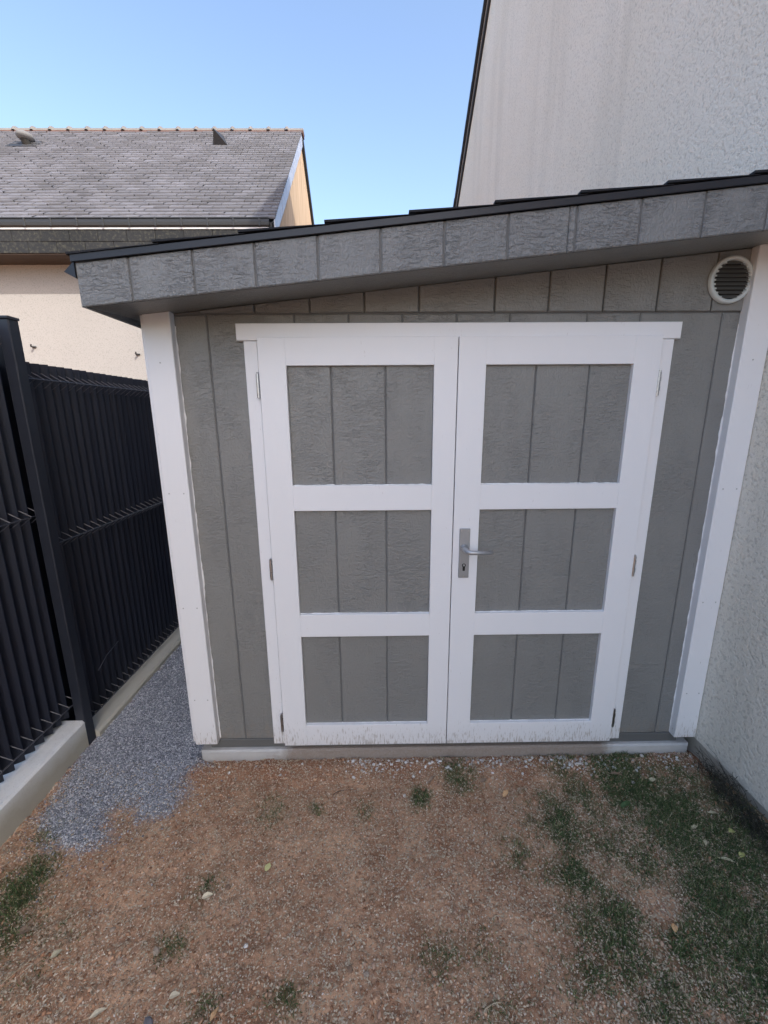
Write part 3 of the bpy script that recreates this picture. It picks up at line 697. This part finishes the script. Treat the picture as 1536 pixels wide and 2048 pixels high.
# gutter, its brackets, slate clad eaves board
gt = MB(); v = []; f = []; pr = [(4.88, 4.345), (4.855, 4.345), (4.845, 4.30), (4.85, 4.262), (4.88, 4.245), (4.93, 4.245), (4.93, 4.255), (4.885, 4.26)]
for x in (-1.82, XL): v += [(x, a, b) for a, b in pr]
nn = len(pr)
for i in range(nn): f.append((i, (i + 1) % nn, nn + (i + 1) % nn, nn + i))
f += [tuple(range(nn)), tuple(range(nn, 2 * nn))]
gt.add(v, f).build('gutter', M_ZINC, NB)
MB().box(XL, -1.82, 4.843, 4.86, 4.346, 4.356).build('gutter_rim', M_ZINC, NB)
x = -1.95
while x > XL:
    MB().box(x - .012, x + .012, 4.838, 4.85, 4.25, 4.35, .002).build('gutter_bracket', M_ZINCL if 0 else M_ZINC, NB); x -= .36
MB().box(XL, -1.83, 4.875, 4.9, 4.222, 4.243).build('gutter_flashing', M_ZINCL, NB)
for r, (za, zb) in enumerate(((4.075, 4.224), (3.93, 4.08))):
    x = -1.83 - (.2 if r else 0)
    if r: MB().box(-2.0295 + .005, -1.83, 4.90, 4.908, za, zb).build('fascia_slate', M_FSLATE, NB)
    while x > -9.5:
        MB().slab([(x - .397, za), (x - .003, za), (x - .003, zb), (x - .397, zb)], 4.893 - (.006 if r == 0 else 0) + random.uniform(0, .003), 4.908, .002).build('fascia_slate', M_FSLATE, NB); x -= .4
MB().box(XL, -1.83, 4.909, 4.94, 3.932, 4.3).build('eaves_board', M_FSLATE, NB)
MB().slab([(4.909, 3.93), (5.32, 3.93), (5.32, 3.915), (4.905, 3.915)], -1.83, XL, 0, 'x').build('soffit_board', M_BROWN, NB)
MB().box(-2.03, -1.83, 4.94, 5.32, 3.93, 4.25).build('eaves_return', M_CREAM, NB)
# verge slates on the gable edge, and dark far rake
kk = 0; t = 0
while t < s_len - .05:
    t1 = min(t + .2, s_len); w_ = .23
    a = (Y0 + uy * t, Z0 + uz * t); b = (Y0 + uy * t1, Z0 + uz * t1)
    MB().slab([(a[0] + .004, a[1] - w_ - .02), (b[0] - .002, b[1] - w_ - .02), (b[0] - .002, b[1] - .005), (a[0] + .004, a[1] - .005)], XE - .012 + random.uniform(-.003, .003), XE - .025, .001, 'x').build('verge_slate', M_VSLATE, NB); t = t1
MB().slab([(Y0 + .02, Z0 - .24), (Y1, Z1 - .24), (Y1, Z1 - .02), (Y0 + .02, Z0 - .02)], XE - .026, -1.79, 0, 'x').build('verge_board', M_VERGE, NB)
MB().slab([(Y1, Z1 - .14), (YF, ZF - .14), (YF, ZF - .0), (Y1, Z1 - .0)], XE, -1.79, 0, 'x').build('verge_board', M_VERGE, NB)
for hx, hz in ((-5.72, 2.745), (-4.115, 2.628)):
    MB().tube([(hx, 5.32, hz), (hx, 5.25, hz), (hx + .01, 5.24, hz + .03)], .012, 6).build('wall_hook', M_VERGE, NB)
    MB().box(hx - .03, hx + .03, 5.30, 5.319, hz - .01, hz + .012, .002).build('hook_plate', M_VERGE, NB)
# round and pyramid roof vents
def onroof(px_, t, h): return Vector((px_, Y0 + uy * t + nyv * h, Z0 + uz * t + nzv * h))
tv = s_len * .80
c = onroof(-6.62, tv, .08); v = []; f = []; n1, n2 = 8, 18
for i in range(n1 + 1):
    a = math.pi * i / n1
    for j in range(n2): b = 2 * math.pi * j / n2; v.append((c.x + .135 * math.sin(a) * math.cos(b), c.y + .15 * math.sin(a) * math.sin(b), c.z + .035 + .07 * math.cos(a)))
for i in range(n1):
    for j in range(n2): q = (j + 1) % n2; f.append((i * n2 + j, i * n2 + q, (i + 1) * n2 + q, (i + 1) * n2 + j))
MB().add(v, f).build('roof_cowl', M_VENTC, NB, True)
a, b = onroof(-6.62, tv - .03, 0), onroof(-6.62, tv + .0, .1)
MB().tube([a, b], .08, 14).build('cowl_stem', M_DARK, NB)
MB().add([tuple(onroof(-6.95, tv - .17, .026)), tuple(onroof(-6.4, tv - .15, .026)), tuple(onroof(-6.4, tv + .1, .026)), tuple(onroof(-6.9, tv + .1, .026))], [(0, 1, 2, 3)]).build('cowl_flashing', M_ZINC, NB)
tp = s_len * .775; A, B, Cc, D = onroof(-3.26, tp, .02), onroof(-3.0, tp, .02), onroof(-3.19, tp + .02, .25), onroof(-3.16, tp + .5, .02)
MB().add([tuple(A), tuple(B), tuple(Cc), tuple(D)], [(0, 1, 2), (1, 3, 2), (3, 0, 2), (0, 3, 1)]).build('roof_vent', M_VERGE, NB)

# ---------------------------------------------------------------- countable things lying on the ground
def leafmat(name, c, c2):
    m = mat(name, c, .6, .3); g = NG(m); g.col(g.mix(g.ramp(g.noise(g.mapping((1, 1, 1)), 160, 4, .7), [(.35, 0.0), (.65, 1.0)]), c, c2)); return m
LM = {'yellow': leafmat('yellow_leaf', (.6, .57, .22), (.72, .68, .34)), 'cream': leafmat('cream_leaf', (.72, .6, .42), (.8, .7, .5)), 'orange': leafmat('orange_leaf', (.62, .33, .14), (.75, .5, .28)),
      'brown': leafmat('brown_leaf', (.2, .13, .085), (.33, .24, .17)), 'pale': leafmat('pale_leaf', (.5, .43, .27), (.66, .6, .42)), 'lime': leafmat('lime_leaf', (.5, .5, .14), (.66, .63, .3)), 'green': leafmat('green_leaf', (.05, .1, .04), (.09, .15, .06))}
SM = {'tan': simple('tan_stone', (.38, .3, .23), .85, .003, 90, .3), 'grey': simple('grey_stone', (.22, .21, .22), .8, .003, 90, .3), 'white': simple('white_stone', (.75, .72, .68), .8, .002, 90, .12), 'brown': simple('brown_stone', (.23, .15, .1), .9, .004, 90, .3), 'chip': simple('wood_chip', (.62, .42, .25), .8, .001, 120, .2), 'straw': simple('straw_stem', (.52, .42, .29), .8, .0005, 120, .2), 'twig': simple('dark_twig', (.09, .06, .045), .8, .0005, 120, .2)}
def leaf_obj(x, y, L, wr, rot, mname, label, curl=.3, stem=True, name='fallen_leaf', cat='leaf'):
    z = float(gz(np.array([x]), np.array([y]))[0]) + .008; L *= 1.25
    n = 7; v = []; f = []
    for i in range(n):
        u = i / (n - 1); w = wr * L * math.sin(math.pi * min(.97, max(.04, u)) ** .8) * (1 + random.uniform(-.15, .15)); h = curl * L * .25 * (math.sin(u * 3) - .3 * random.random())
        v += [((u - .5) * L, -w / 2, h + curl * w * .35), ((u - .5) * L, 0, h), ((u - .5) * L, w / 2, h + curl * w * .35 * random.uniform(.5, 1.4))]
        if i: k = 3 * i; f += [(k - 3, k, k + 1, k - 2), (k - 2, k + 1, k + 2, k - 1)]
    o = MB().add([(a, b, c + .0) for a, b, c in v], f).build(name, LM[mname])
    o.location = (x, y, z); o.rotation_euler = (random.uniform(-.2, .2), random.uniform(-.15, .15), rot); tag(o, label, cat, 'fallen leaves on the ground')
    if stem:
        s = MB().tube([(-.5 * L, 0, 0), (-.68 * L, .03 * L, .002), (-.85 * L, .1 * L, 0)], .0009, 5).build('leaf_stem', SM['straw'], o)
        s.location = (0, 0, 0)
    return o
def stone_obj(x, y, s, mname, label, name='stone', cat='stone', sc=(1, .75, .5)):
    z = float(gz(np.array([x]), np.array([y]))[0])
    v = [(a * s * sc[0] * random.uniform(.8, 1.2), b * s * sc[1] * random.uniform(.8, 1.2), c_ * s * sc[2] * random.uniform(.8, 1.2)) for a, b, c_ in ICO]
    o = MB().add(v, [tuple(q) for q in ICOF]).build(name, SM[mname]); o.location = (x, y, z + s * .25); o.rotation_euler = (0, 0, random.uniform(0, 6))
    tag(o, label, cat, 'loose stones on the soil')
    return o
def stem_obj(x, y, L, rot, mname, label, r=.0014, bend=.12, name='straw_stem', cat='straw'):
    z = float(gz(np.array([x]), np.array([y]))[0]) + .006
    pts = [((u - .5) * L, bend * L * math.sin(u * 3.1) + random.uniform(-.02, .02) * L, .003 * math.sin(u * 9)) for u in np.linspace(0, 1, 7)]
    o = MB().tube(pts, r, 5, r * .5).build(name, SM[mname]); o.location = (x, y, z); o.rotation_euler = (0, 0, rot); tag(o, label, cat); return o
leaf_obj(-.754, -.481, .024, .85, 1.3, 'yellow', 'square yellow green leaf lying alone on bare soil left of centre', .1, False)
leaf_obj(-.944, -.577, .030, .6, .4, 'cream', 'cream curled leaf with a tail on the soil, beside the brown clod', .5)
leaf_obj(.243, -.181, .034, .55, .8, 'orange', 'bright orange dry leaf on the soil in front of the right door')
leaf_obj(.008, -.028, .046, .42, -.5, 'brown', 'grey brown curled leaf among white stones at the foundation', .5)
leaf_obj(-.085, -.11, .044, .35, .7, 'brown', 'brown folded leaf just below the curled leaf near the doors', .6)
leaf_obj(.795, -.102, .05, .35, -.2, 'brown', 'red brown leaf at the top of the grass near the right corner board', .5)
leaf_obj(.158, -.12, .03, .6, .5, 'brown', 'small dull leaf left of the orange leaf', .3, False)
leaf_obj(.754, -.246, .05, .35, .4, 'green', 'broad green leaf in the grass patch right of the doors', .4, False)
leaf_obj(.975, -.356, .026, .5, .2, 'pale', 'small pale leaf deep in the grass, below the house corner', .3)
leaf_obj(1.087, -.306, .030, .35, .0, 'pale', 'pale leaf topmost in the grass beside the house wall', .3, False)
leaf_obj(1.099, -.392, .028, .6, .3, 'lime', 'lime yellow leaf in the grass beside the house wall')
leaf_obj(.972, -.418, .026, .4, 1.0, 'pale', 'upright pale leaf fragment in the middle of the grass')
leaf_obj(1.002, -.487, .045, .25, -.4, 'pale', 'long narrow pale leaf in the grass at the right edge', .4)
leaf_obj(1.07, -.475, .028, .6, .6, 'lime', 'yellowish leaf at the far right edge of the grass')
leaf_obj(.65, -.701, .022, .7, 1.2, 'orange', 'small orange leaf by the bare spot in the grass', .4, False)
leaf_obj(-.936, -.841, .024, .7, .2, 'cream', 'cream leaf fragment near the bottom edge, left of centre', .3, False)
leaf_obj(-.803, -.881, .028, .4, 1.2, 'orange', 'salmon coloured leaf sliver at the bottom edge', .3, False)
leaf_obj(-1.139, -.873, .036, .4, .6, 'cream', 'pointed cream leaf in the bottom left corner area', .3)
leaf_obj(-1.36, -.736, .024, .7, .9, 'pale', 'pale leaf at the end of the long dry stem on the left', .3, False)
leaf_obj(-1.518, -.669, .034, .7, .3, 'brown', 'dull grey leaf in the left grass patch', .3, False)
leaf_obj(.947, -.127, .03, .6, .3, 'pale', 'pale leaf at the foot of the right corner board', .3, False)
for a in [(-.882, -.547, .013, 'brown', 'brown clod right of the cream curled leaf'), (-1.046, -.731, .016, 'tan', 'oblong tan stone in the lower left soil'),
          (-1.152, -.752, .012, 'tan', 'pale stone left of the oblong stone'), (-.37, -.8, .011, 'tan', 'tan stone near the bottom centre'), (-.987, -.891, .018, 'grey', 'flat blue grey stone at the bottom edge'),
          (-.763, -.721, .009, 'white', 'small white stone in the lower middle soil'), (-.6, -.69, .009, 'tan', 'small tan stone right of the white one in the lower middle'), (-1.227, -.667, .011, 'tan', 'tan stone on the left, above the pale one'),
          (-.216, -.18, .010, 'white', 'white stone left of the small green tuft'), (-.199, -.024, .011, 'white', 'white stone lying against the foundation near the doors'), (-.257, -.249, .009, 'tan', 'pale round stone below the green tuft'),
          (-.42, -.79, .012, 'brown', 'brown stone beside the tan stone at the bottom centre'), (-1.737, .334, .008, 'white', 'white pebble on the dark gravel by the fence post')]:
    stone_obj(*a)
stone_obj(-.42, -.496, .016, 'chip', 'narrow orange wood chip on bare soil in the centre', 'wood_chip', 'wood chip', (1.1, .22, .2)).rotation_euler = (0, 0, 1.75)
stem_obj(-.005, -.882, .06, .35, 'straw', 'thick pale curved straw at the bottom centre', .0022)
stem_obj(.08, -.659, .05, .1, 'straw', 'straw stem lying right of centre')
stem_obj(-.485, -.162, .11, .15, 'twig', 'dark bent twig on the soil in front of the left door', .0017, .12, 'twig', 'twig')
stem_obj(-1.42, -.75, .16, .75, 'straw', 'long dry stem lying across the lower left corner', .0016, .08)
stem_obj(.33, -.16, .06, .6, 'straw', 'straw stem right of the orange leaf', .0014)
stem_obj(-.72, -.29, .07, .9, 'straw', 'thin straw on bare soil left of centre', .0012)
# twig caught on the far fence panel
tw = MB().tube([(-1.893, .36, .28), (-1.89, .44, .325), (-1.893, .56, .345)], .0028, 6, .0018).build('twig', SM['twig']); tag(tw, 'thin twig caught on the low part of the far fence panel', 'twig')
tw.data.materials[0] = M_WIRE
# withered weeds at the foot of the house wall
M_WEED = simple('withered_stem', (.05, .048, .036), .85, .0005, 100, .3)
def weed(x, y, n, H, spread, label):
    r = empty('withered_weed', (x, y, -.02), label, 'weed', 'withered weeds along the house plinth')
    st = MB(); lf = MB()
    for k in range(n):
        a = random.uniform(0, 6.28); L = H * random.uniform(.5, 1.2); bx = x + random.gauss(0, spread * .35); by = y + random.gauss(0, spread); bx = min(bx, 1.222)
        dx, dy = -abs(math.cos(a)) * random.uniform(.0, .9), math.sin(a) * random.uniform(.1, 1.1); pts = []
        for i in range(6):
            u = i / 5; pts.append((min(1.223, bx + dx * L * u * u + random.gauss(0, .003)), by + dy * L * u * u + random.gauss(0, .003), -.01 + 1.5 * L * u * (1 - .35 * u)))
        st.tube(pts, .0013, 4, .0006)
        for i in (2, 3, 4):
            p = Vector(pts[i]); q = p + Vector((random.gauss(0, .012), random.gauss(0, .012), random.gauss(.006, .01))); w = Vector((random.gauss(0, 1), random.gauss(0, 1), random.gauss(0, 1))).normalized() * .0022
            lf.add([tuple(p), tuple((p + q) / 2 + w), tuple(q), tuple((p + q) / 2 - w)], [(0, 1, 2, 3)])
    st.build('stems', M_WEED, r)['kind'] = 'stuff'; lf.build('leaves', M_WEED, r)['kind'] = 'stuff'
weed(1.20, -.10, 5, .10, .03, 'sparse withered weed stalk at the plinth nearest the shed')
weed(1.19, -.24, 34, .13, .05, 'dense dark withered weed against the house wall in the middle')
weed(1.17, -.37, 60, .12, .07, 'large tangle of withered weed at the right edge by the house wall')
weed(1.205, -.17, 26, .10, .04, 'low dark withered weed between the sparse stalk and the dense one')
weed(1.19, -.30, 44, .13, .05, 'withered weed with arching stems in the middle of the row at the house wall')
weed(1.17, -.45, 60, .14, .06, 'thick withered weed just past the tangle at the right edge')
weed(1.19, -.52, 50, .11, .07, 'dark withered weed tangle nearest the camera by the house wall')
